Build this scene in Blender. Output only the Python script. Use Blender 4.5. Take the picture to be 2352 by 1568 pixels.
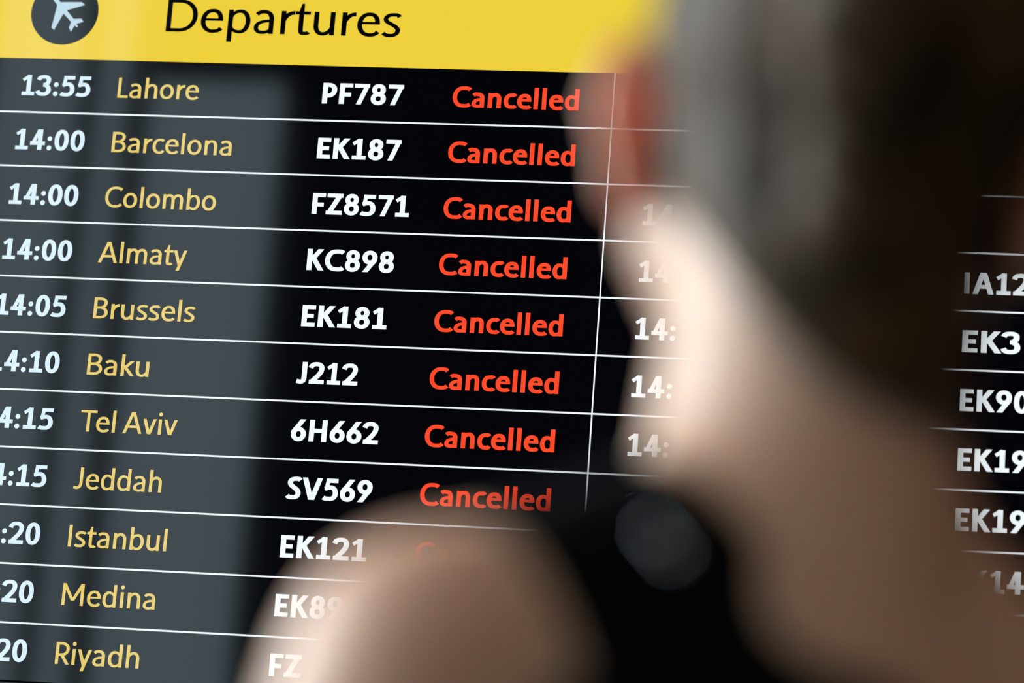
import bpy, math, random
import numpy as np
from mathutils import Matrix, Vector

for o in list(bpy.data.objects): bpy.data.objects.remove(o)
sc = bpy.context.scene
COL = sc.collection

# ---------------------------------------------------------------- camera, sky, daylight, exposure
sc.view_settings.view_transform = 'Standard'
sc.view_settings.look = 'None'
sc.view_settings.gamma = 1
sc.view_settings.use_curve_mapping = False
sc.view_settings.exposure = 0.0

cam_d = bpy.data.cameras.new('camera'); cam = bpy.data.objects.new('camera', cam_d); COL.objects.link(cam)
cam_d.lens = 105; cam_d.sensor_width = 36; cam_d.clip_start = .05
CAM = Vector((0.4388, -3.6204, 1.1344))
R = ((0.98868608, -0.03877043, 0.14490235), (0.13096436, -0.247859, -0.95990325), (0.07313122, 0.96802003, -0.23997719))
cam.matrix_world = Matrix.Translation(CAM) @ Matrix(R).to_4x4()
cam_d.dof.use_dof = True
cam_d.dof.focus_distance = 3.80
cam_d.dof.aperture_fstop = 2.6
sc.camera = cam

SKY, SKY_SUN = 5.5, 21.0
world = bpy.data.worlds.new('overcast_sky'); sc.world = world; world.use_nodes = True
wn = world.node_tree.nodes; wl = world.node_tree.links
bg = wn['Background']; tint = wn.new('ShaderNodeMix'); tint.data_type = 'RGBA'
tint.inputs['A'].default_value = (.70, .87, 1, 1); tint.inputs['B'].default_value = (.95, .96, 1, 1)   # blue overhead, warm white haze
tc = wn.new('ShaderNodeTexCoord'); dp = wn.new('ShaderNodeVectorMath'); dp.operation = 'DOT_PRODUCT'
sd = Vector((-.80, .48, .33)).normalized(); dp.inputs[1].default_value = sd       # hazy sun side of the sky
pw = wn.new('ShaderNodeMath'); pw.operation = 'MAXIMUM'; pw.inputs[1].default_value = 0
p3 = wn.new('ShaderNodeMath'); p3.operation = 'POWER'; p3.inputs[1].default_value = 6
ma = wn.new('ShaderNodeMath'); ma.operation = 'MULTIPLY_ADD'; ma.inputs[1].default_value = SKY_SUN; ma.inputs[2].default_value = SKY
wl.new(tc.outputs['Generated'], dp.inputs[0]); wl.new(dp.outputs['Value'], pw.inputs[0]); wl.new(pw.outputs[0], p3.inputs[0])
wl.new(p3.outputs[0], tint.inputs['Factor']); wl.new(tint.outputs['Result'], bg.inputs['Color']); wl.new(p3.outputs[0], ma.inputs[0]); wl.new(ma.outputs[0], bg.inputs['Strength'])
sc.cycles.max_bounces = 8
sc.cycles.use_denoising = True

def portal(name, loc, rot, sx, sy):
    """sky portal filling a window opening: it only steers the sampling of the sky"""
    l = bpy.data.lights.new(name, 'AREA'); l.shape = 'RECTANGLE'; l.size = sx; l.size_y = sy
    l.cycles.is_portal = True
    o = bpy.data.objects.new(name, l); o.location = loc; o.rotation_euler = rot; COL.objects.link(o); return o
WIN_L = dict(y0=-4.2, y1=-0.4, z0=.35, z1=4.2)       # tall window in the left wall
WIN_B = dict(x0=-6.3, x1=-3.27, z0=.5, z1=7.4)       # glazed bay in the rear wall
XL, XR, YF, YB, ZC = -3.2, 5.0, .12, -12.0, 8.0
portal('window_daylight', (XL-.1, (WIN_L['y0']+WIN_L['y1'])/2, (WIN_L['z0']+WIN_L['z1'])/2), (0, -math.pi/2, 0), WIN_L['z1']-WIN_L['z0'], WIN_L['y1']-WIN_L['y0'])
portal('rear_window_daylight', ((WIN_B['x0']+WIN_B['x1'])/2, YB-.1, (WIN_B['z0']+WIN_B['z1'])/2), (math.pi/2, 0, 0), WIN_B['x1']-WIN_B['x0'], WIN_B['z1']-WIN_B['z0'])

lamp = bpy.data.lights.new('warm_fill_light', 'AREA'); lamp.shape = 'RECTANGLE'; lamp.size = 1.6; lamp.size_y = 1.6  # unseen warm fill, added behind the camera to brighten the woman's back
lamp.energy = 130; lamp.color = (1, .72, .48)
lo_ = bpy.data.objects.new('warm_fill_light', lamp); lo_.location = (2.2, -6.6, 7.9); lo_.rotation_euler = (math.radians(0), 0, 0); COL.objects.link(lo_)

# ---------------------------------------------------------------- helpers
def material(name, col, rough=.6, metal=0, ior=1.45, emit=None, strength=1, sss=0, bump=None, spec=None):
    m = bpy.data.materials.new(name); m.use_nodes = True
    b = m.node_tree.nodes['Principled BSDF']
    b.inputs['Base Color'].default_value = (*col, 1); b.inputs['Roughness'].default_value = rough
    b.inputs['Metallic'].default_value = metal; b.inputs['IOR'].default_value = ior
    if spec is not None: b.inputs['Specular IOR Level'].default_value = spec
    if emit: b.inputs['Emission Color'].default_value = (*emit, 1); b.inputs['Emission Strength'].default_value = strength
    if sss:
        b.inputs['Subsurface Weight'].default_value = sss; b.inputs['Subsurface Radius'].default_value = (1, .20, .07); b.inputs['Subsurface Scale'].default_value = .03
    if bump:
        scale, stren, stretch = bump
        N = m.node_tree.nodes; K = m.node_tree.links
        tc = N.new('ShaderNodeTexCoord'); mp = N.new('ShaderNodeMapping'); nz = N.new('ShaderNodeTexNoise'); bp = N.new('ShaderNodeBump')
        mp.inputs['Scale'].default_value = stretch; nz.inputs['Scale'].default_value = scale; nz.inputs['Detail'].default_value = 4
        bp.inputs['Strength'].default_value = stren; bp.inputs['Distance'].default_value = .002
        K.new(tc.outputs['Object'], mp.inputs['Vector']); K.new(mp.outputs['Vector'], nz.inputs['Vector'])
        K.new(nz.outputs['Fac'], bp.inputs['Height']); K.new(bp.outputs['Normal'], b.inputs['Normal'])
    return m

def mottle(m, a, b, scale, detail=5):
    """slow colour variation between two tones of the same stuff"""
    N = m.node_tree.nodes; K = m.node_tree.links
    tc = N.new('ShaderNodeTexCoord'); nz = N.new('ShaderNodeTexNoise'); rp = N.new('ShaderNodeValToRGB')
    nz.inputs['Scale'].default_value = scale; nz.inputs['Detail'].default_value = detail
    rp.color_ramp.elements[0].position = .35; rp.color_ramp.elements[1].position = .65
    rp.color_ramp.elements[0].color = (*a, 1); rp.color_ramp.elements[1].color = (*b, 1)
    K.new(tc.outputs['Object'], nz.inputs['Vector']); K.new(nz.outputs['Fac'], rp.inputs['Fac'])
    K.new(rp.outputs['Color'], N['Principled BSDF'].inputs['Base Color'])

def link(name, verts, faces, mat, parent=None, smooth=False):
    me = bpy.data.meshes.new(name); me.from_pydata(verts, [], faces); me.update()
    if smooth: me.polygons.foreach_set('use_smooth', [True]*len(me.polygons))
    o = bpy.data.objects.new(name, me); COL.objects.link(o); me.materials.append(mat)
    if parent: o.parent = parent; o.matrix_parent_inverse = parent.matrix_basis.inverted() if parent.type == 'EMPTY' else Matrix()
    return o

def boxes(name, bs, mat, parent=None):
    V = []; F = []
    for x0, y0, z0, x1, y1, z1 in bs:
        n = len(V)
        V += [(x0, y0, z0), (x1, y0, z0), (x1, y1, z0), (x0, y1, z0), (x0, y0, z1), (x1, y0, z1), (x1, y1, z1), (x0, y1, z1)]
        F += [tuple(n+i for i in f) for f in ((0, 3, 2, 1), (4, 5, 6, 7), (0, 1, 5, 4), (1, 2, 6, 5), (2, 3, 7, 6), (3, 0, 4, 7))]
    return link(name, V, F, mat, parent)

def empty(name, loc, label, cat, group=None):
    o = bpy.data.objects.new(name, None); o.location = loc; o.empty_display_size = .1; COL.objects.link(o)
    o['label'] = label; o['category'] = cat
    if group: o['group'] = group
    return o

def structure(o): o['kind'] = 'structure'; return o

# ---------------------------------------------------------------- the hall
m_wall = material('dark_wall_panel', (.035, .036, .04), .75); mottle(m_wall, (.030, .031, .034), (.042, .043, .047), 3)
m_ceil = material('dark_ceiling', (.03, .03, .032), .9); mottle(m_ceil, (.026, .026, .028), (.034, .034, .036), 2)
m_floor = material('terrazzo_floor', (.16, .155, .15), .35); mottle(m_floor, (.11, .105, .10), (.2, .195, .19), 60)
m_frame = material('anodised_window_frame', (.05, .055, .06), .4, .6)
m_apron = material('concrete_apron', (.3, .3, .3), .9); mottle(m_apron, (.26, .26, .26), (.34, .34, .34), .6)
m_skirt = material('skirting', (.02, .02, .022), .5)
m_glass = bpy.data.materials.new('window_glass'); m_glass.use_nodes = True
n = m_glass.node_tree.nodes; k = m_glass.node_tree.links
n.remove(n['Principled BSDF'])
tr = n.new('ShaderNodeBsdfTransparent'); tr.inputs['Color'].default_value = (.95, .98, .97, 1)
gl = n.new('ShaderNodeBsdfGlossy'); gl.inputs['Roughness'].default_value = .02
mx = n.new('ShaderNodeMixShader'); mx.inputs['Fac'].default_value = .06
k.new(tr.outputs[0], mx.inputs[1]); k.new(gl.outputs[0], mx.inputs[2]); k.new(mx.outputs[0], n['Material Output'].inputs['Surface'])

t = .2
X0 = -6.4                                   # rear part of the hall is wider on the left
YS = -6.6                                   # where the left wall steps back
structure(boxes('floor', [(X0-t, YB-t, -.2, XR+t, YF+t, 0)], m_floor))
structure(boxes('ceiling', [(X0-t, YB-t, ZC, XR+t, YF+t, ZC+t)], m_ceil))
structure(boxes('wall_front', [(XL-t, YF, 0, XR+t, YF+t, ZC)], m_wall))
structure(boxes('wall_right', [(XR, YB, 0, XR+t, YF, ZC)], m_wall))
W = WIN_L
structure(boxes('wall_left', [(XL-t, YS, 0, XL, W['y0'], ZC), (XL-t, W['y1'], 0, XL, YF, ZC), (XL-t, W['y0'], 0, XL, W['y1'], W['z0']), (XL-t, W['y0'], W['z1'], XL, W['y1'], ZC)], m_wall))
structure(boxes('wall_return', [(X0, YS-t, 0, XL, YS, ZC)], m_wall))
structure(boxes('wall_far_left', [(X0-t, YB, 0, X0, YS, ZC)], m_wall))
B = WIN_B
structure(boxes('wall_back', [(X0-t, YB-t, 0, B['x0'], YB, ZC), (B['x1'], YB-t, 0, XR+t, YB, ZC), (B['x0'], YB-t, 0, B['x1'], YB, B['z0']), (B['x0'], YB-t, B['z1'], B['x1'], YB, ZC)], m_wall))
structure(boxes('baseboard_right', [(XR-.015, YB, 0, XR, YF, .1)], m_skirt))
structure(boxes('baseboard_front', [(XL, YF-.015, 0, XR-.015, YF, .1)], m_skirt))
f = .05
def frame_yz(x, W, cuts, zc):
    b = [(x-.05, W['y0'], W['z0'], x+.05, W['y1'], W['z0']+f), (x-.05, W['y0'], W['z1']-f, x+.05, W['y1'], W['z1'])]
    for y in [W['y0']+f/2]+cuts+[W['y1']-f/2]: b.append((x-.05, y-f/2, W['z0']+f, x+.05, y+f/2, W['z1']-f))
    for z in zc: b.append((x-.04, W['y0']+f, z-f/2, x+.04, W['y1']-f, z+f/2))
    return b
w1 = structure(boxes('window_1', frame_yz(XL-.1, W, [-2.95, -1.65], []), m_frame))
boxes('window_pane', [(XL-.105, W['y0']+.01, W['z0']+.01, XL-.095, W['y1']-.01, W['z1']-.01)], m_glass, w1)
XM = -4.18
fb = [(B['x0'], YB-.15, B['z0'], B['x1'], YB-.05, B['z0']+f), (B['x0'], YB-.15, B['z1']-f, B['x1'], YB-.05, B['z1'])]
for x, ww in ((B['x0']+.03, .06), (XM, .10), (XM-.30, .07), (B['x1']-.03, .06)): fb.append((x-ww/2, YB-.16, B['z0']+f, x+ww/2, YB-.04, B['z1']-f))
w2 = structure(boxes('window_2', fb, m_frame))
boxes('window_pane', [(B['x0']+.01, YB-.105, B['z0']+.01, B['x1']-.01, YB-.095, B['z1']-.01)], m_glass, w2)
blind = structure(boxes('trim_1', [(XM+.1, YB-.04, 6.5, B['x1']+.02, YB-.005, B['z1']+.05)], m_wall))
structure(boxes('trim_2', [(1.36, -7.44, 7.92, 3.04, -5.76, ZC)], m_frame))          # unseen box added as a casing for the warm fill light
structure(boxes('ground', [(-60, -60, -.5, 60, 60, -.25)], m_apron))

# ---------------------------------------------------------------- lettering
# Humanist sans letterforms, drawn as nib strokes; unit = capital height.
XH, OV = .715, .012

def path(p0, *segs):
    pts = [p0]
    for s in segs:
        x0, y0 = pts[-1]
        if s[0] == 'l':
            pts.append(s[1]); continue
        if s[0] == 'c':
            c0, c1, p1 = s[1:4]
        else:
            (x1, y1), k = s[1], (s[2] if len(s) > 2 else .58)
            if s[0] == 'h':
                c0, c1, p1 = (x0+(x1-x0)*k, y0), (x1, y1-(y1-y0)*k), (x1, y1)
            else:
                c0, c1, p1 = (x0, y0+(y1-y0)*k), (x1-(x1-x0)*k, y1), (x1, y1)
        for i in range(1, 13):
            t = i/12; u = 1-t
            pts.append(tuple(u*u*u*a+3*u*u*t*b+3*u*t*t*c+t*t*t*d for a, b, c, d in zip((x0, y0), c0, c1, p1)))
    return pts

class Pen:
    def __init__(s, w, h):
        s.w, s.h, s.quads = w, h, []
    def stroke(s, pts, closed=False, cut0=None, cut1=None, tap=(1, 1), wm=1):
        n = len(pts); L = []; R = []
        for i in range(n):
            a = pts[(i-1) % n] if (closed or i > 0) else pts[i]
            b = pts[(i+1) % n] if (closed or i < n-1) else pts[i]
            dx, dy = b[0]-a[0], b[1]-a[1]; l = math.hypot(dx, dy) or 1
            nx, ny = -dy/l, dx/l
            t = math.sqrt((s.w/2*nx)**2+(s.h/2*ny)**2)*wm
            f = i/(n-1)
            t *= 1-(1-tap[0])*max(0, 1-f/.3); t *= 1-(1-tap[1])*max(0, 1-(1-f)/.3)
            ox, oy = nx*t, ny*t
            c = cut0 if i == 0 else cut1 if i == n-1 else None
            if c == 'h': ox, oy = t/nx, 0
            if c == 'v': ox, oy = 0, t/ny
            L.append((pts[i][0]+ox, pts[i][1]+oy)); R.append((pts[i][0]-ox, pts[i][1]-oy))
        for i in range(n if closed else n-1):
            j = (i+1) % n
            s.quads.append([R[i], R[j], L[j], L[i]])
    def box(s, x0, y0, x1, y1): s.quads.append([(x0, y0), (x1, y0), (x1, y1), (x0, y1)])
    def stem(s, x, y0=0, y1=1): s.box(x, y0, x+s.w, y1)
    def bar(s, x0, x1, y, m=1): s.box(x0, y, x1, y+s.h*m)
    def diag(s, p, q, m=1):          # centre points, horizontal ends
        d = s.w*m/2*math.hypot(q[0]-p[0], q[1]-p[1])/abs(q[1]-p[1])*.97
        s.quads.append([(p[0]-d, p[1]), (p[0]+d, p[1]), (q[0]+d, q[1]), (q[0]-d, q[1])])
    def ring(s, x0, x1, y0, y1, k=.575):
        a, b, c, d = x0+s.w/2, x1-s.w/2, y0+s.h/2, y1-s.h/2
        mx, my = (a+b)/2, (c+d)/2
        s.stroke(path((b, my), ('v', (mx, d), k), ('h', (a, my), k), ('v', (mx, c), k), ('h', (b, my), k))[:-1], closed=True)
    def dot(s, x, y, r):
        p = [(x+r*math.cos(i*math.pi/10), y+r*math.sin(i*math.pi/10)) for i in range(20)]
        s.quads.append(p)

def glyph(ch, w, h):
    """-> pen, ink width, left bearing, right bearing"""
    P = Pen(w, h); e = w-.131; S = .10-.15*e; O = .052-.12*e; X = XH
    if ch == ' ': return P, .0, .14, .12
    if ch.isdigit():
        A = .80; i0 = .06-.15*e; i1 = A-i0; m = A/2
        if ch == '0': P.ring(i0, i1, -OV, 1+OV, .6)
        elif ch == '1':
            x = m-.02-w/2+.04
            P.bar(i0+.05, i1-.02, 0); P.stem(x, 0, 1)
            P.stroke([(x+w*.52, 1-h*.25), (i0+.07, .745)], cut0=None, wm=.8)
        elif ch == '2':
            b = i1-w/2-.02
            P.stroke(path((i0+.045, .735), ('c', (i0+.09, .92), (m-.12, 1+OV-h/2), (m+.0, 1+OV-h/2)), ('h', (b, .72)),
                          ('c', (b, .55), (m+.10, .42), (i0+w*.55, h*.55))))
            P.bar(i0, i1, 0)
        elif ch == '3':
            b = i1-w/2-.03
            P.stroke(path((i0+.045, .77), ('c', (i0+.10, .93), (m-.10, 1+OV-h/2), (m, 1+OV-h/2)), ('h', (b-.01, .765)), ('v', (m-.06, .53))))
            P.stroke(path((m-.06, .53), ('h', (b+.03, .28)), ('v', (m-.01, -OV+h/2)), ('c', (m-.16, -OV+h/2), (i0+.09, .08), (i0+.03, .235))))
        elif ch == '4':
            x = i1-.13-w
            P.stem(x, 0, 1); P.bar(i0-.02, i1+.02, .235)
            P.diag((i0+w*.42, .26), (x+w*.30, 1), .82)
        elif ch == '5':
            P.bar(i0+.12, i1-.03, 1-h); P.diag((i0+.04+w*.5, .50), (i0+.12+w*.45, 1), .82)
            b = i1-w/2-.01
            P.stroke(path((i0+.08, .53), ('c', (i0+.16, .57), (m-.06, .60), (m, .60)), ('h', (b, .315)), ('v', (m-.03, -OV+h/2)),
                          ('c', (m-.16, -OV+h/2), (i0+.10, .07), (i0+.025, .135))))
        elif ch in '69':
            y1 = .64; a = i0+w/2; b = i1-w/2
            Q = Pen(w, h)
            Q.ring(i0, i1, -OV, y1, .57)
            Q.stroke(path((i1-.12-w*.2, 1), ('l', (i0+.24+w*.05, .60)), ('c', (i0+.12, .48), (a, .42), (a, .31))), cut0='h', wm=.97)
            if ch == '9': Q.quads = [[(A-x, 1-y) for x, y in q] for q in Q.quads]
            P.quads += Q.quads
        elif ch == '7':
            P.bar(i0+.01, i1+.01, 1-h); P.diag((i0+.12+w*.5, 0), (i1-w*.50, 1-h*.6), .92)
            P.quads.append([(i1-w, 1-h), (i1+.01, 1-h*.9), (i1+.01, 1-h*.3), (i1-w, 1-h*.3)])
        elif ch == '8':
            P.ring(i0+.035, i1-.035, .52-h*.45, 1+OV, .58); P.ring(i0, i1, -OV, .52+h*.45, .58)
        return P, A, 0, 0
    if ch == ':':
        r = .095+.25*e
        P.dot(r, r-.01, r); P.dot(r, .56, r); return P, 2*r, .10-.2*e, .10-.2*e
    if ch == 'A':
        W = .93+.35*e; c = W/2; P.diag((w*.54, 0), (c-w*.10, 1)); P.diag((W-w*.54, 0), (c+w*.10, 1)); P.bar(W*.26, W*.74, .26, .95); return P, W, .015, .015
    if ch == 'B':
        W = .68+.4*e; a = w/2; b = W-w/2
        P.stem(0); y = .52
        P.stroke(path((a, 1-h/2), ('l', (W*.42, 1-h/2)), ('h', (b-.045, (1+y)/2)), ('v', (W*.42, y)), ('l', (a, y))))
        P.stroke(path((a, y), ('l', (W*.45, y)), ('h', (b, y/2+h*.1)), ('v', (W*.45, h/2)), ('l', (a, h/2)))); return P, W, S+.02, O
    if ch == 'C':
        W = .83+.6*e; a = w/2; c = W*.56
        P.stroke(path((W-.045-.1*e, .845), ('c', (W*.85, .95), (c+.1, 1+OV-h/2), (c, 1+OV-h/2)), ('h', (a, .5)), ('v', (c, -OV+h/2)), ('c', (c+.12, -OV+h/2), (W*.86, .05), (W-.03-.1*e, .165)))); return P, W, O+.01, .01
    if ch == 'D':
        W = .885+.4*e; a = w/2; b = W-w/2
        P.stem(0); P.stroke(path((a, 1-h/2), ('l', (W*.42, 1-h/2)), ('h', (b, .5)), ('v', (W*.42, h/2)), ('l', (a, h/2)))); return P, W, S+.02, O
    if ch in 'EF':
        W = .56+.5*e; P.stem(0); P.bar(0, W, 1-h); P.bar(0, W-.07, .5-h/2 if ch == 'E' else .46-h/2)
        if ch == 'E': P.bar(0, W, 0)
        return P, W, S+.02, .04-.1*e
    if ch == 'H':
        W = .79+.5*e; P.stem(0); P.stem(W-w); P.bar(0, W, .5-h/2); return P, W, S+.02, S+.02
    if ch == 'I': P.stem(0); return P, w, S+.03, S+.03
    if ch == 'J':
        W = .42+.4*e; b = W-w/2
        P.stroke(path((b, 1), ('l', (b, .30)), ('c', (b, .10), (W*.55, -OV+h/2), (W*.36, -OV+h/2)), ('c', (W*.24, -OV+h/2), (W*.15, h/2), (.0, h*.62)))); return P, W, .01, S
    if ch == 'K':
        W = .72+.6*e; P.stem(0); P.diag((w*.9, .47), (W-w*.55-.02, 1), .93); P.bar(w*.5, w*1.25, .47); P.diag((W-w*.52+.02, 0), (w*1.25, .57), .97); return P, W+.02, S+.02, -.0
    if ch == 'L':
        W = .51+.4*e; P.stem(0); P.bar(0, W, 0); return P, W, S+.02, .02
    if ch == 'M':
        W = 1.02+.5*e; P.stem(0); P.stem(W-w); c = W/2; P.diag((c, .22), (w*.50, 1), .95); P.diag((c, .22), (W-w*.50, 1), .95); return P, W, S+.02, S+.02
    if ch in 'PR':
        W = .63+.4*e; a = w/2; b = W-w/2; P.stem(0); y = .43 if ch == 'R' else .39
        P.stroke(path((a, 1-h/2), ('l', (W*.42, 1-h/2)), ('h', (b, (1+y)/2-h*.1)), ('v', (W*.42, y)), ('l', (a, y))))
        if ch == 'R':
            P.diag((W+.02-w*.5, 0), (W*.42, y+.03), .95); return P, W+.04, S+.02, .0
        return P, W, S+.02, .02
    if ch == 'S':
        W = .60+.55*e; a = w/2+.01; b = W-w/2; c = W*.52
        P.stroke(path((W-.055, .86), ('c', (W*.82, .95), (c+.1, 1+OV-h/2), (c+.02, 1+OV-h/2)), ('h', (a, .74)), ('c', (a, .55), (b, .50), (b, .27)), ('v', (c-.03, -OV+h/2)), ('c', (W*.30, -OV+h/2), (W*.14, .06), (.025, .155)))); return P, W, .03, .03
    if ch == 'T':
        W = .79+.2*e; P.stem(W/2-w/2); P.bar(0, W, 1-h); return P, W, .02, -.06
    if ch == 'V':
        W = .93+.35*e; c = W/2; P.diag((c-w*.08, 0), (w*.54, 1)); P.diag((c+w*.08, 0), (W-w*.54, 1)); return P, W, .005, .005
    if ch == 'Z':
        W = .74+.3*e; P.bar(.02, W, 1-h); P.bar(0, W, 0); P.diag((w*.62, h*.4), (W-w*.62, 1-h*.4), 1.0); return P, W, .03, .03
    # lower case
    w0, h0 = w, h
    if ch == 'l': P.stem(0, 0, 1.03); return P, w, S, S
    if ch == 'i':
        P.stem(0, 0, X); P.dot(w/2, .945, .088+.2*e); return P, w, S, S
    if ch == 'o':
        W = .675+.45*e; P.ring(0, W, -OV, X+OV); return P, W, O, O
    if ch == 'c':
        W = .545+.6*e; a = w/2; c = W*.58
        P.stroke(path((W-.035-.1*e, .60-.1*e), ('c', (W*.86, .68), (c+.08, X+OV-h/2), (c, X+OV-h/2)), ('h', (a, X/2)), ('v', (c, -OV+h/2)), ('c', (c+.10, -OV+h/2), (W*.88, .05), (W-.02-.1*e, .125+.02)))); return P, W, O, .012
    if ch == 'e':
        W = .635+.5*e; a = w/2; b = W-w/2; c = W*.52; yb = .365-.12*e
        P.stroke(path((b+w*.02, yb), ('c', (b+w*.02, X*.80), (c+.16, X+OV-h/2), (c, X+OV-h/2)), ('h', (a, X/2)), ('v', (c+.02, -OV+h/2)), ('c', (c+.12, -OV+h/2), (W*.86, .06), (W-.045, .125+.02))), cut0='h')
        P.bar(w*.5, W-w*.4, yb, .68); return P, W, O, O-.005
    if ch in 'nhm':
        W = .60+.5*e; b = W-w/2; c = W*.56
        P.stem(0, 0, 1.03 if ch == 'h' else X)
        if ch == 'm':
            W = .965+.9*e; c1 = (W-w)/2
            for x0 in (0, c1):
                b = x0+c1+w/2; c = x0+w*.5+c1*.56
                P.stroke(path((x0+w*.62, X*.66), ('c', (x0+w*.9, X*.85), (c-.10, X+OV-h/2), (c, X+OV-h/2)), ('h', (b, X*.62)), ('l', (b, 0))), tap=(.7, 1))
        else:
            P.stroke(path((w*.62, X*.66), ('c', (w*.95, X*.85), (c-.12, X+OV-h/2), (c, X+OV-h/2)), ('h', (b, X*.60)), ('l', (b, 0))), tap=(.7, 1))
        return P, W, S, S-.01
    if ch == 'u':
        W = .60+.5*e; a = w/2; c = W*.44
        P.stem(W-w, 0, X)
        P.stroke(path((W-w*.62, X*.34), ('c', (W-w*.95, X*.15), (c+.12, -OV+h/2), (c, -OV+h/2)), ('h', (a, X*.40)), ('l', (a, X))), tap=(.7, 1)); return P, W, S-.01, S
    if ch in 'pbdq':
        W = .64+.5*e; c = W*.54; b = W-w/2
        Q = Pen(w, h)
        Q.stem(0, *(( -.27, X) if ch == 'p' else (0, 1.03)))
        Q.stroke(path((w*.62, X*.68), ('c', (w*.95, X*.86), (c-.12, X+OV-h/2), (c, X+OV-h/2)), ('h', (b, X/2)), ('v', (c, -OV+h/2)), ('c', (c-.12, -OV+h/2), (w*.95, X*.12), (w*.62, X*.27))), tap=(.72, .72))
        if ch == 'd': Q.quads = [[(W-x, y) for x, y in reversed(q)] for q in Q.quads]
        P.quads += Q.quads
        return (P, W, S, O) if ch != 'd' else (P, W, O, S)
    if ch == 'a':
        W = .565+.5*e; b = W-w/2; a = w/2
        P.stroke(path((.075, .585), ('c', (W*.26, .68), (W*.40, X+OV-h/2), (W*.52, X+OV-h/2)), ('h', (b, X*.64)), ('l', (b, 0))))
        P.stroke(path((b, .40), ('c', (W*.55, .40), (a, .36), (a, .185)), ('v', (W*.42, -OV+h/2)), ('c', (W*.60, -OV+h/2), (W*.72, .05), (b, .15))), wm=.93, tap=(.85, .8)); return P, W, O, S
    if ch == 'r':
        W = .40+.4*e; P.stem(0, 0, X)
        P.stroke(path((w*.60, X*.56), ('c', (w*.9, X*.80), (W*.62, X+OV-h*.55), (W-.01, X+OV-h*.62))), tap=(.75, 1.12)); return P, W, S, -.015
    if ch == 's':
        W = .50+.5*e; a = w/2+.005; b = W-w/2; c = W*.52
        P.stroke(path((W-.045, .605), ('c', (W*.84, .68), (c+.1, X+OV-h/2), (c+.02, X+OV-h/2)), ('h', (a, .53)), ('c', (a, .40), (b, .36), (b, .195)), ('v', (c-.03, -OV+h/2)), ('c', (W*.30, -OV+h/2), (W*.16, .045), (.025, .115))), wm=.97); return P, W, .04, .035
    if ch == 't':
        W = .43+.4*e; x = .105+.05*e
        P.quads.append([(x, X*.5), (x+w, X*.5), (x+w, .95), (x+w*.42, .95), (x, X)])
        P.bar(0, W, X-h*.95, .95)
        P.stroke(path((x+w/2, X*.6), ('l', (x+w/2, .2)), ('c', (x+w/2, .04), (x+w*.8, -OV+h/2), (x+w*1.25, -OV+h/2)), ('c', (W*.78, -OV+h/2), (W*.88, .04), (W-.03, .085)))); return P, W, .015, .015
    if ch in 'vy':
        W = .65+.5*e; c = W/2
        P.diag((c+w*.05, 0), (W-w*.53, X)); P.diag((c-w*.05, 0), (w*.53, X))
        if ch == 'y':
            d = (W-w*.53-c-w*.05)/X; P.diag((c+w*.05-d*.27, -.27), (c+w*.05, 0.0)); P.diag((c+w*.02-d*.05, -.05), (c+w*.05, .12))
        return P, W, .005, .005
    if ch == 'k':
        W = .59+.5*e; P.stem(0, 0, 1.03); P.diag((w*.95, .36), (W-w*.55-.01, X), .9); P.bar(w*.5, w*1.2, .36, .85); P.diag((W-w*.52+.01, 0), (w*1.2, .43), .95); return P, W, S, -.01
    raise KeyError(ch)

def text_quads(s, w, h):
    out = []; x = 0
    for ch in s:
        P, W, l, r = glyph(ch, w, h)
        x += l
        out += [[(x+a, b) for a, b in q] for q in P.quads]
        x += W+r
    xs = [a for q in out for a, b in q]; m, M = min(xs), max(xs)
    return [[(a-m, b) for a, b in q] for q in out], M-m

# ---------------------------------------------------------------- the departures board
U, ZH = .075, 2.40                            # row pitch and height of the header's lower edge
SP = dict(rough=.045, ior=1.30)
m_black = material('display_black', (.002, .002, .0025), emit=(.0006, .0006, .0016), **SP)
m_gold = material('display_yellow', (.002, .002, .002), emit=(.86, .63, .045), **SP)
m_ink = material('display_header_ink', (.002, .002, .0025), emit=(.0006, .0006, .0010), **SP)
m_white = material('display_white', (.002, .002, .002), emit=(.90, .97, 1.0), **SP)
m_rule = material('display_rule', (.002, .002, .002), emit=(.90, .96, 1.0), **SP)
m_city = material('display_amber', (.002, .002, .002), emit=(.80, .60, .15), **SP)
m_red = material('display_red', (.002, .002, .002), emit=(1.0, .070, .024), **SP)
m_pale = material('display_pale_blue', (.002, .002, .002), emit=(.50, .67, .78), **SP)
m_time = material('display_time', (.002, .002, .002), emit=(.70, .87, .97), **SP)
m_case = material('board_casing', (.015, .015, .016), .5)
m_seam = material('panel_seam', (.002, .002, .002), .9, ior=1.05)

board = empty('departures_board', (0, YF, ZH-1.3*1), 'large wall-hung airport departures display, yellow header over rows of cancelled flights', 'departures board')
XA, XB = -11.3*U, 11.3*U
ZT = ZH+1.75*U; ZS = ZH-11.006*U; ZB = ZH-13.2*U
boxes('casing', [(XA-.03, .012, ZB-.03, XB+.03, YF-.003, ZT+.03)], m_case, board)
screen = boxes('screen', [(XA, 0, ZS+.0005, XB, .012, ZH)], m_black, board)
screen['label'] = 'black upper display panel with the flight rows'
boxes('lower_screen', [(XA, 0, ZB, XB, .012, ZS-.0005)], m_black, board)['label'] = 'blank black display panel below the seam'
boxes('panel_seam', [(XA, .003, ZS-.0005, XB, .012, ZS+.0005)], m_seam, board)
header = boxes('header_band', [(XA, -.0002, ZH, XB, .012, ZT)], m_gold, board)
header['label'] = 'bright yellow header band'

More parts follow.
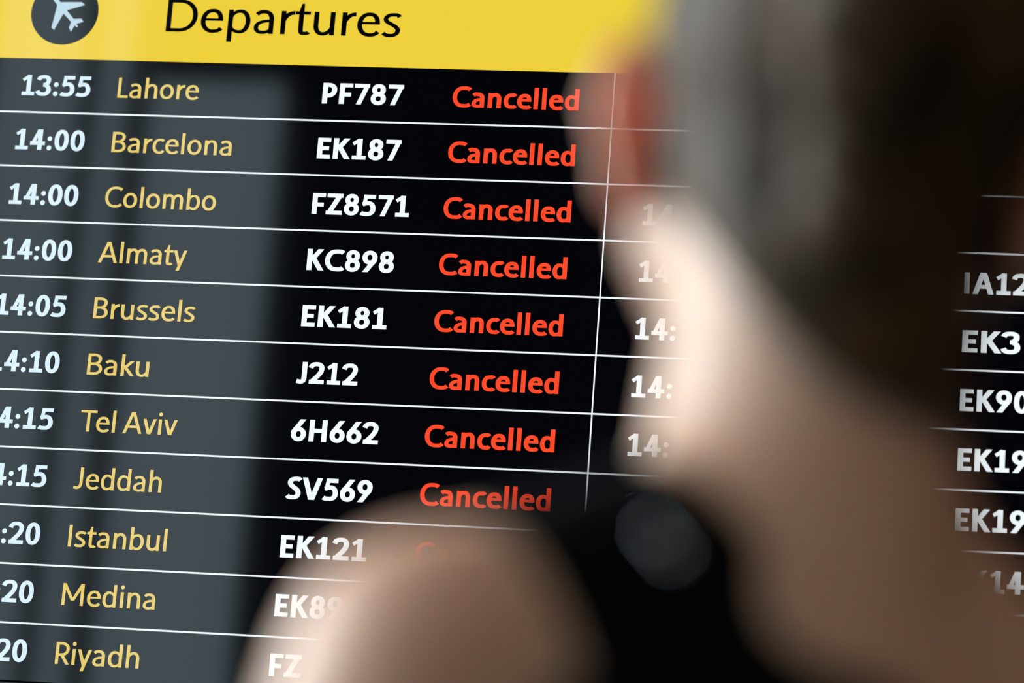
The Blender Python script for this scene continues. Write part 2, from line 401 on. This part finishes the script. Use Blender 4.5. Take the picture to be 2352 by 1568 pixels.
def flat(name, quads, mat, parent, x, z, sx, sz, y=-.0006):
    """letter strokes as lit areas of the display surface"""
    V = []; F = []
    for q in quads:
        a = sum(q[i][0]*q[(i+1) % len(q)][1]-q[(i+1) % len(q)][0]*q[i][1] for i in range(len(q)))
        if a < 0: q = q[::-1]
        F.append(tuple(range(len(V), len(V)+len(q))))
        V += [(U*(x+sx*p), y, ZH+U*(z+sz*r)) for p, r in q]
    return link(name, V, F, mat, parent)

def lettering(name, s, mat, parent, x0, x1, base, cap, w, h, y=-.0006):
    q, W = text_quads(s, w, h)
    sx = (x1-x0)/W if x1 is not None else cap*.98
    o = flat(name, q, mat, parent, x0, base, sx, cap, y)
    o['label'] = {'header_title': 'black title reading ', 'departure_time': 'pale blue time reading ', 'destination_name': 'amber destination reading ', 'flight_number': 'white flight number reading ', 'flight_status': 'red status reading '}[name]+s
    return o

lettering('header_title', 'Departures', m_ink, header, -7.996, -3.80, .558, .605, .140, .108, -.0009)
disc = flat('header_icon', [[(math.cos(i*math.pi/48), math.sin(i*math.pi/48)) for i in range(96)]], m_ink, header, -9.860, .875, .613, .613, -.0009)
disc['label'] = 'black round icon disc'
# aeroplane symbol flying to the upper left
outline = [(-10.01, 1.001), (-10.069, .579), (-10.019, .53), (-9.881, .844), (-9.721, .688), (-9.753, .583), (-9.705, .506), (-9.652, .626), (-9.604, .591), (-9.588, .614),
           (-9.624, .654), (-9.5, .698), (-9.542, .756), (-9.683, .748), (-9.825, .905), (-9.504, 1.013), (-9.568, 1.066), (-9.958, 1.057), (-10.155, 1.285), (-10.20, 1.315), (-10.235, 1.31), (-10.235, 1.275), (-10.205, 1.225)]
plane = flat('aeroplane_symbol', [outline], m_pale, header, 0, 0, 1, 1, -.0012)
plane['label'] = 'pale blue aeroplane symbol'

boxes('column_divider', [(-.0115*U, -.0005, ZH-11*U, .0115*U, .004, ZH)], m_rule, board)['label'] = 'thin white vertical divider'

ROWS = [('13:55', 'Lahore', -7.279, 'PF787', -3.652, 1, None, None), ('14:00', 'Barcelona', -6.593, 'EK187', -3.612, 1, None, None),
        ('14:00', 'Colombo', -6.774, 'FZ8571', -3.383, 1, '14:', None), ('14:00', 'Almaty', -7.191, 'KC898', -3.562, 1, '14:', 'IA12'),
        ('14:05', 'Brussels', -6.942, 'EK181', -3.603, 1, '14:', 'EK3'), ('14:10', 'Baku', -7.649, 'J212', -4.018, 1, '14:', 'EK90'),
        ('14:15', 'Tel Aviv', -7.055, '6H662', -3.578, 1, '14:', 'EK19'), ('14:15', 'Jeddah', -7.219, 'SV569', -3.600, 1, '14:', 'EK19'),
        ('14:20', 'Istanbul', -7.029, 'EK121', -3.613, 1, None, 'EK14'), ('14:20', 'Medina', -7.125, 'EK89', None, 0, None, None),
        ('14:20', 'Riyadh', -7.295, 'FZ', None, 0, None, None)]
LINE = [0, .999, 1.990, 2.985, 3.985, 4.988, 5.995, 7.002, 8.002, 9.010, 10.012]
for i, (tm, city, cx, fl, fx, st, tm2, fl2) in enumerate(ROWS):
    zr = LINE[i+1] if i < 10 else 10.995
    row = boxes('departure_row', [(XA, -.0004, ZH-U*(zr+.0145), XB, .004, ZH-U*(zr-.0145))], m_rule if i < 10 else m_seam, board)
    row['label'] = 'row of the %s departure to %s' % (tm, city)
    b = -(i+.690)+.0035*max(0, i-3)
    lettering('departure_time', tm, m_time, row, -10.485, -9.236, b, .376, .225, .175)
    x0 = {'T': -8.755, 'A': -8.757, 'C': -8.752, 'J': -8.755}.get(city[0], -8.738)
    lettering('destination_name', city, m_city, row, x0, cx, b, .372, .150, .118)
    lettering('flight_number', fl, m_white, row, -5.078, fx, b, .376, .240, .188)
    if st: lettering('flight_status', 'Cancelled', m_red, row, -2.787, -.589, b, .376, .212, .17)
    if tm2: lettering('departure_time', tm2, m_white, row, .627, None, b, .376, .230, .18)
    if fl2: lettering('flight_number', fl2, m_white, row, 6.058, 7.003 if fl2 == 'EK3' else None, b, .370, .240, .188)
# ---------------------------------------------------------------- implicit body modelling
class Field:
    def __init__(s, lo, hi, v):
        s.v = v; s.lo = np.array(lo, np.float32)
        s.n = [int(math.ceil((b-a)/v))+1 for a, b in zip(lo, hi)]
        s.ax = [(s.lo[i]+v*np.arange(s.n[i])).astype(np.float32) for i in range(3)]
        s.f = np.full(s.n, .25, np.float32)
    def copy(s):
        o = Field.__new__(Field); o.__dict__.update(s.__dict__); o.f = s.f.copy(); return o
    def sub(s, lo, hi):
        sl = tuple(slice(max(0, int((lo[i]-s.lo[i])/s.v)), max(0, int((hi[i]-s.lo[i])/s.v)+2)) for i in range(3))
        g = np.meshgrid(*[s.ax[i][sl[i]] for i in range(3)], indexing='ij', sparse=True)
        return sl, g
    def mix(s, sl, d, k, op='add'):
        a = s.f[sl]
        if d.size == 0: return
        if op == 'add':
            h = np.clip(.5+.5*(a-d)/k, 0, 1); s.f[sl] = a*(1-h)+d*h-k*h*(1-h)
        else:                                  # carve
            h = np.clip(.5-.5*(a+d)/k, 0, 1); s.f[sl] = a*(1-h)-d*h+k*h*(1-h)
    def cap(s, a, b, ra, rb=None, k=.02, op='add'):
        a = np.array(a, float); b = np.array(b, float); rb = ra if rb is None else rb
        m = max(ra, rb)+.05
        sl, (X, Y, Z) = s.sub(np.minimum(a, b)-m, np.maximum(a, b)+m)
        ba = b-a; L = float(ba@ba) or 1e-9
        px, py, pz = X-a[0], Y-a[1], Z-a[2]
        h = np.clip((px*ba[0]+py*ba[1]+pz*ba[2])/L, 0, 1)
        d = np.sqrt((px-ba[0]*h)**2+(py-ba[1]*h)**2+(pz-ba[2]*h)**2)-(ra+(rb-ra)*h)
        s.mix(sl, d.astype(np.float32), k, op)
    def ell(s, c, r, fr, k=.02, op='add'):
        c = np.array(c, float); m = max(r)+.05
        sl, (X, Y, Z) = s.sub(c-m, c+m)
        px, py, pz = X-c[0], Y-c[1], Z-c[2]
        q = [px*fr[i][0]+py*fr[i][1]+pz*fr[i][2] for i in range(3)]
        k0 = np.sqrt(sum((q[i]/r[i])**2 for i in range(3)))
        k1 = np.sqrt(sum((q[i]/r[i]**2)**2 for i in range(3)))+1e-6
        s.mix(sl, (k0*(k0-1)/k1).astype(np.float32), k, op)
    def grid(s): return np.meshgrid(*s.ax, indexing='ij', sparse=True)

def surface(f, lo, v):
    """surface nets: field -> verts, quads"""
    n = f.shape; ins = f < 0
    cnt = np.zeros(tuple(m-1 for m in n), np.int8)
    for i in (0, 1):
        for j in (0, 1):
            for k in (0, 1):
                cnt += ins[i:n[0]-1+i, j:n[1]-1+j, k:n[2]-1+k]
    cell = (cnt > 0) & (cnt < 8)
    idx = np.full(cell.shape, -1, np.int32); ii = np.argwhere(cell); idx[cell] = np.arange(len(ii))
    acc = np.zeros((len(ii), 3)); w = np.zeros(len(ii))
    cor = [(i, j, k) for i in (0, 1) for j in (0, 1) for k in (0, 1)]
    val = {c: f[ii[:, 0]+c[0], ii[:, 1]+c[1], ii[:, 2]+c[2]].astype(float) for c in cor}
    for c in cor:
        for a in range(3):
            if c[a]: continue
            d = list(c); d[a] = 1; d = tuple(d)
            va, vb = val[c], val[d]; m = (va < 0) != (vb < 0)
            t = np.where(m, va/np.where(m, va-vb, 1), 0)
            p = np.tile(np.array(c, float), (len(ii), 1)); p[:, a] = t
            acc[m] += p[m]; w[m] += 1
    verts = lo+v*(ii+acc/w[:, None])
    quads = []
    for a in range(3):
        b, c = (a+1) % 3, (a+2) % 3
        sl0 = [slice(None)]*3; sl1 = [slice(None)]*3
        sl0[a] = slice(0, n[a]-1); sl1[a] = slice(1, n[a])
        x = ins[tuple(sl0)] != ins[tuple(sl1)]
        e = np.argwhere(x)
        e = e[(e[:, b] > 0) & (e[:, c] > 0) & (e[:, b] < n[b]-1) & (e[:, c] < n[c]-1)]
        def at(db, dc):
            q = e.copy(); q[:, b] += db; q[:, c] += dc; return idx[q[:, 0], q[:, 1], q[:, 2]]
        q = np.stack([at(-1, -1), at(0, -1), at(0, 0), at(-1, 0)], 1)
        flip = ~ins[e[:, 0], e[:, 1], e[:, 2]]
        q[flip] = q[flip][:, ::-1]; quads.append(q)
    return verts, np.concatenate(quads)

def net_object(name, fld, mat, parent, f=None, smooth=6):
    v, q = surface(fld.f if f is None else f, fld.lo.astype(float), fld.v)
    e = np.concatenate([q[:, [0, 1]], q[:, [1, 2]], q[:, [2, 3]], q[:, [3, 0]]])
    for it in range(smooth):                    # light Taubin-style relaxation of the voxel steps
        s = np.zeros_like(v); c = np.zeros(len(v))
        for i in range(3):
            s[:, i] = np.bincount(e[:, 0], v[e[:, 1], i], len(v))+np.bincount(e[:, 1], v[e[:, 0], i], len(v))
        c = np.bincount(e[:, 0], minlength=len(v))+np.bincount(e[:, 1], minlength=len(v))
        v = v+(s/np.maximum(c, 1)[:, None]-v)*(.5 if it % 2 == 0 else -.52)
    me = bpy.data.meshes.new(name); me.from_pydata(v.tolist(), [], q.tolist()); me.update()
    me.polygons.foreach_set('use_smooth', [True]*len(me.polygons))
    o = bpy.data.objects.new(name, me); COL.objects.link(o); o.data.materials.append(mat)
    if parent: o.parent = parent; o.matrix_parent_inverse = parent.matrix_world.inverted()
    return o

# ---------------------------------------------------------------- the woman reading the board
def unit(v): v = np.array(v, float); return v/np.linalg.norm(v)
def frame(yaw, roll, pitch):
    """rows: right, forward, up of a body part; yaw turns to the left, roll leans the top to the right"""
    M = Matrix.Rotation(math.radians(yaw), 3, 'Z') @ Matrix.Rotation(math.radians(roll), 3, 'Y') @ Matrix.Rotation(math.radians(pitch), 3, 'X')
    return np.array(M).T
NECK = np.array((.374, -2.430, 1.358)); HEAD = np.array((.3883, -2.410, 1.5230))
cf = frame(35, 3, 0); hf = frame(7, 8, 6)
def C(x, y, z): return NECK+x*cf[0]+y*cf[1]+z*cf[2]
def Hd(x, y, z): return HEAD+x*hf[0]+y*hf[1]+z*hf[2]
V = .0048
lo, hi = (-.02, -2.78, -.02), (.80, -2.16, 1.70)
torso = Field(lo, hi, V)
# trunk
for z, rx, ry, y in ((-.09, .115, .062, -.02), (-.16, .142, .088, -.015), (-.25, .142, .100, -.005), (-.34, .128, .092, 0), (-.43, .120, .084, 0), (-.51, .145, .100, -.01), (-.58, .162, .108, -.02), (-.64, .160, .105, -.02)):
    torso.ell(C(0, y, z), (rx, ry, .085), cf, .05)
for s in (-1, 1):
    torso.ell(C(s*.072, .088, -.235), (.055, .05, .055), cf, .03)                    # bust
    torso.ell(C(s*.085, -.085, -.19), (.055, .03, .075), cf, .04)                    # shoulder blade
    torso.ell(C(s*.075, -.085, -.64), (.075, .06, .085), cf, .04)                    # seat
SHO = {-1: C(-.155, -.012, -.088), 1: C(.152, -.005, -.092)}
for s in (-1, 1):
    torso.cap(C(s*.028-.006*(s < 0), -.030, .004*s), C(s*.118, -.022, -.062+.007*(s < 0)), .030, .033, .040)     # trapezius
    torso.cap(C(s*.025, .035, -.065), C(s*.130, .02, -.062), .020, .022, .03)        # collar bone
    torso.cap(C(s*.115, -.015, -.095), SHO[s], .040, .042, .035)
legs = Field(lo, hi, V)
PEL = C(0, -.015, -.60)
for s in (-1, 1):
    hip = C(s*.085, -.02, -.63); knee = np.array((*(hip[:2]+.012*s*cf[0][:2]+.012*cf[1][:2]), .46)); ank = np.array((*(hip[:2]+.02*s*cf[0][:2]-.03*cf[1][:2]), .085))
    legs.cap(hip, knee, .088, .058, .03); legs.cap(knee, ank, .056, .036, .03)
    legs.ell(ank+np.array((0, 0, .25))-.022*cf[1], (.045, .048, .11), cf, .03)       # calf
    legs.cap(ank-.02*cf[1], ank+.02*cf[1]+np.array((0, 0, -.045)), .036, .033, .02)
    legs.cap(ank+np.array((0, 0, -.05))-.03*cf[1], ank+np.array((0, 0, -.06))+.13*cf[1], .028, .02, .02)
    for fld in (torso,): fld.cap(hip, hip*.7+knee*.3, .088, .080, .04)
body = torso.copy()
neckA, neckB = C(-.009, -.018, -.055), Hd(0, -.022, -.045)
torso.f = torso.f
def add_body(b):
    b.cap(neckA, neckB, .063, .057, .028)
    b.cap(C(0, -.03, -.02), Hd(0, -.055, -.03), .035, .040, .03)
    # head
    b.ell(Hd(0, -.018, .040), (.074, .094, .085), hf, .02)
    b.ell(Hd(0, .042, -.020), (.060, .052, .078), hf, .03)
    for s in (-1, 1):
        b.cap(Hd(s*(.061 if s < 0 else .055), -.004, -.050), Hd(s*.020, .070, -.098), .018, .015, .03)    # jaw
        b.ell(Hd(s*.045, .060, -.018), (.022, .022, .020), hf, .025)                 # cheekbone
        b.ell(Hd(s*.031, .088, .010), (.016, .012, .011), hf, .012, 'carve')         # eye socket
        b.ell(Hd(s*.010, .100, -.036), (.009, .009, .008), hf, .008)                 # nostril wing
    b.cap(Hd(-.015, .078, -.100), Hd(.015, .078, -.100), .014, .014, .02)            # chin
    b.cap(Hd(0, .086, .018), Hd(0, .108, -.030), .008, .011, .012)                   # nose
    b.cap(Hd(-.018, .090, -.058), Hd(.018, .090, -.058), .007, .007, .008)           # upper lip
    b.cap(Hd(-.015, .090, -.070), Hd(.015, .090, -.070), .008, .008, .008)           # lower lip
    b.cap(Hd(-.024, .099, -.064), Hd(.024, .099, -.064), .0025, .0025, .006, 'carve')
    # ears
    for s in (-1, 1):
        e = frame(7+s*24, 8+s*4, -12)
        def E(x, y, z): return Hd(s*.081, -.012, -.004)+s*x*e[0]*1+y*e[1]+z*e[2]
        b.ell(E(.008, 0, .002), (.0060, .018, .034), e, .008)
        b.ell(E(.006, .003, -.026), (.0060, .011, .014), e, .008)
        for a0 in range(-40, 200, 24):                                              # helix rim
            p = [E(.013, -.017*math.sin(math.radians(a0+90))*-1*-1, .006+.028*math.cos(math.radians(a0-90))) for a0 in (a0, a0+24)]
            b.cap(p[0], p[1], .0045, .0045, .006)
        b.ell(E(.017, .004, .002), (.007, .009, .014), e, .006, 'carve')
    # arms and hands
    for s in (-1, 1):
        sh = SHO[s]; el = sh+np.array((0, 0, -.275))+s*(.125 if s < 0 else .06)*cf[0]-.02*cf[1]; wr = el+np.array((0, 0, -.225))+s*.012*cf[0]+.05*cf[1]
        b.cap(sh, sh*.45+el*.55, .047, .042, .03); b.cap(sh*.55+el*.45, el, .043, .036, .03)
        b.cap(el, el*.6+wr*.4, .038, .035, .03); b.cap(el*.65+wr*.35, wr, .036, .023, .03)
        dn = unit((wr-el)*.6+np.array((0, 0, -.12))); fw = unit(cf[1]-dn*(cf[1]@dn)); ins = -s*np.cross(dn, fw)*np.sign(np.cross(dn, fw)@cf[0])
        hfr = [fw, ins, dn]
        b.ell(wr+dn*.045, (.036, .014, .052), hfr, .015)                              # palm
        for j, (off, L) in enumerate(((.028, .066), (.010, .074), (-.009, .069), (-.027, .055))):
            p = wr+dn*.082+fw*off; q = p+dn*L*.52+ins*.010; r = q+dn*L*.44+ins*.022
            b.cap(wr+dn*.05+fw*off*.8, p, .0095, .0092, .008); b.cap(p, q, .0090, .0082, .004); b.cap(q, r, .0080, .0070, .004)
        p = wr+dn*.022+fw*.026; q = p+dn*.030+fw*.026+ins*.012; r = q+dn*.030+fw*.004+ins*.012
        b.cap(p, q, .0125, .0105, .012); b.cap(q, r, .0100, .0085, .006)
add_body(body)
body.f = np.minimum(body.f, legs.f)

m_skin = material('skin', (.60, .40, .30), .48, ior=1.4, sss=.8, bump=(90, .15, (1, 1, 1))); mottle(m_skin, (.60, .37, .265), (.65, .42, .305), 14)
m_hair = material('dark_brown_hair', (.03, .02, .012), .45, ior=1.4, spec=.17, bump=(60, .7, (3, 3, .25))); mottle(m_hair, (.028, .016, .008), (.085, .048, .025), 40)
m_top = material('black_jersey', (.002, .002, .0035), .9, bump=(300, .2, (1, 1, 1)), spec=.1)
m_jean = material('dark_denim', (.02, .026, .045), .85, bump=(250, .3, (1, 1, 1)))
m_shoe = material('black_leather', (.012, .012, .012), .4)
m_steel = material('polished_steel', (.8, .8, .82), .12, 1)
m_eye = material('eye_white', (.75, .73, .7), .2); m_iris = material('brown_iris', (.05, .025, .012), .15)
m_band = material('hair_band', (.006, .006, .006), .7)

woman = empty('person', (float(PEL[0]), float(PEL[1]), 0), 'woman with pinned-up dark hair and black one-strap top seen from behind, facing the board', 'person')
bpy.context.view_layer.update()
net_object('body', body, m_skin, woman)
# garments: offset from the same trunk, cut by seams
X, Y, Z = torso.grid()
def lin(p, n): n = unit(n); return (X-p[0])*n[0]+(Y-p[1])*n[1]+(Z-p[2])*n[2]
def seam(a, b, away):                      # plane through a-b running front to back, positive on the side of 'away'
    a = np.array(a); b = np.array(b); n = np.cross(unit(b-a), cf[1]); n = n if n@(np.array(away)-a) > 0 else -n
    return lin(a, n)
S1, S2 = (.3457, -2.5018, 1.3543), (.3973, -2.468, 1.2921)       # inner (neck) edge of the strap
A1, A2 = (.2779, -2.5485, 1.3335), (.3111, -2.5499, 1.2759)      # armhole edge
inner = seam(S1, S2, C(.15, -.1, -.02)); outer = seam(A1, A2, C(-.3, 0, -.1))
zc = sum((c-o)*d for c, o, d in zip((X, Y, Z), NECK, cf[2]))
top = np.maximum(torso.f-.005, np.maximum(inner, outer-1.7*np.maximum(0, -.085-zc)))
top = np.maximum(top, -(zc+.54))
net_object('tank_top', torso, m_top, woman, top)['label'] = 'black top with one wide strap over the left shoulder'
hipf = np.minimum(torso.f, legs.f)-.008
tr = np.maximum(hipf, zc+.46); tr = np.maximum(tr, -(Z-.085))
net_object('trousers', torso, m_jean, woman, tr)
for s in (-1, 1):
    hip = C(s*.085, -.02, -.63); ank = np.array((*(hip[:2]+.02*s*cf[0][:2]-.03*cf[1][:2]), .085))
    sf = Field(ank-.2, ank+.2, V)
    sf.cap(ank+np.array((0, 0, -.045))-.03*cf[1], ank+np.array((0, 0, -.05))+.13*cf[1], .040, .036, .02)
    sf.cap(ank, ank+np.array((0, 0, -.04)), .046, .044, .02)
    g = sf.grid(); f2 = np.maximum(np.maximum(sf.f, -g[2]+.0), g[2]-.105)
    sh = net_object('shoe', sf, m_shoe, woman, f2)
# hair: a close cap combed up from the nape, wound into a knot on the crown
hair = Field(HEAD-.20, HEAD+.22, .004)
hair.ell(Hd(0, -.020, .042), (.087, .106, .098), hf, .02)
hair.cap(neckA, neckB, .070, .064, .028); hair.cap(C(0, -.03, -.02), Hd(0, -.055, -.03), .042, .047, .03)
X, Y, Z = hair.grid()
hx, hy, hz = [(X-HEAD[0])*hf[i][0]+(Y-HEAD[1])*hf[i][1]+(Z-HEAD[2])*hf[i][2] for i in range(3)]
line = np.maximum(np.minimum(hy+.030, .034-hz), -(hz+.113-6.8*(hx-.043)**2))   # behind and above the ears, down to the nape
line = np.maximum(line, np.minimum(hy-.062, .5)-.0 + 0*hx)
line2 = np.maximum(hy-.045-.55*(hz-.06), .030-hz)                # above the ears to the forehead
reg = np.minimum(line, line2)
groove = .0010*np.sin(np.arctan2(hx, -(hy+.02))*46)
hf_ = np.maximum(hair.f+groove, reg-.002)
hair_o = net_object('hair', hair, m_hair, woman, hf_, 4)
hair_o['label'] = 'dark brown hair combed up from the nape'
kn = Field(HEAD-.20, HEAD+.26, .004)
kn.ell(Hd(.0, -.085, .135), (.048, .042, .040), hf, .02)
for i in range(10):
    a0, a1 = i*.72, (i+1)*.72; rr = .046-.0025*i
    P = [Hd(rr*math.cos(a), -.085+rr*.8*math.sin(a), .128+.004*i) for a in (a0, a1)]
    kn.cap(P[0], P[1], .015, .015, .006)
net_object('hair_knot', kn, m_hair, hair_o, None, 4)
tw = Field(HEAD-.22, HEAD+.20, .004)
tw.cap(Hd(-.004, -.105, .085), Hd(-.002, -.116, .03), .026, .028, .02); tw.cap(Hd(-.002, -.116, .03), Hd(.006, -.098, -.05), .028, .020, .02); tw.cap(Hd(.006, -.098, -.05), Hd(.018, -.084, -.092), .020, .010, .02)
g = tw.grid(); tz = sum((c-o)*d for c, o, d in zip(g, HEAD, hf[2])); tx = sum((c-o)*d for c, o, d in zip(g, HEAD, hf[0]))
net_object('hair_twist', tw, m_hair, hair_o, tw.f+.0016*np.sin((tz+.9*tx)*330), 4)['label'] = 'roll of twisted hair down the back of the head'
# eyes
def ball(name, c, r, mat, parent):
    f0 = Field(np.array(c)-r*1.6, np.array(c)+r*1.6, r/5); f0.f[:] = r
    f0.ell(c, (r, r, r), hf, .0005); return net_object(name, f0, mat, parent, None, 4)
for s in (-1, 1):
    e = ball('eye', Hd(s*.031, .080, .010), .0115, m_eye, woman)
    ball('iris', Hd(s*.031, .0893, .010), .0042, m_iris, e)
# two small polished studs on the strap
tank = [o for o in woman.children if o.name.startswith('tank_top')][0]
for st in (((.3403, -2.589, 1.3248), (-.0141, .1473, .0272)), ((.3457, -2.5867, 1.3189), (-.0133, .1477, .0263))):
    c = np.array(st[0]); d = unit(st[1])
    for i in range(200):                       # walk in to the cloth
        ix = tuple(int(round(float(v))) for v in (c-torso.lo)/V)
        if all(0 <= a < b for a, b in zip(ix, torso.n)) and torso.f[ix] < .007: break
        c = c+d*.001
    ball('strap_stud', c-d*.001, .0032, m_steel, tank)['label'] = 'small shiny metal stud on the strap'
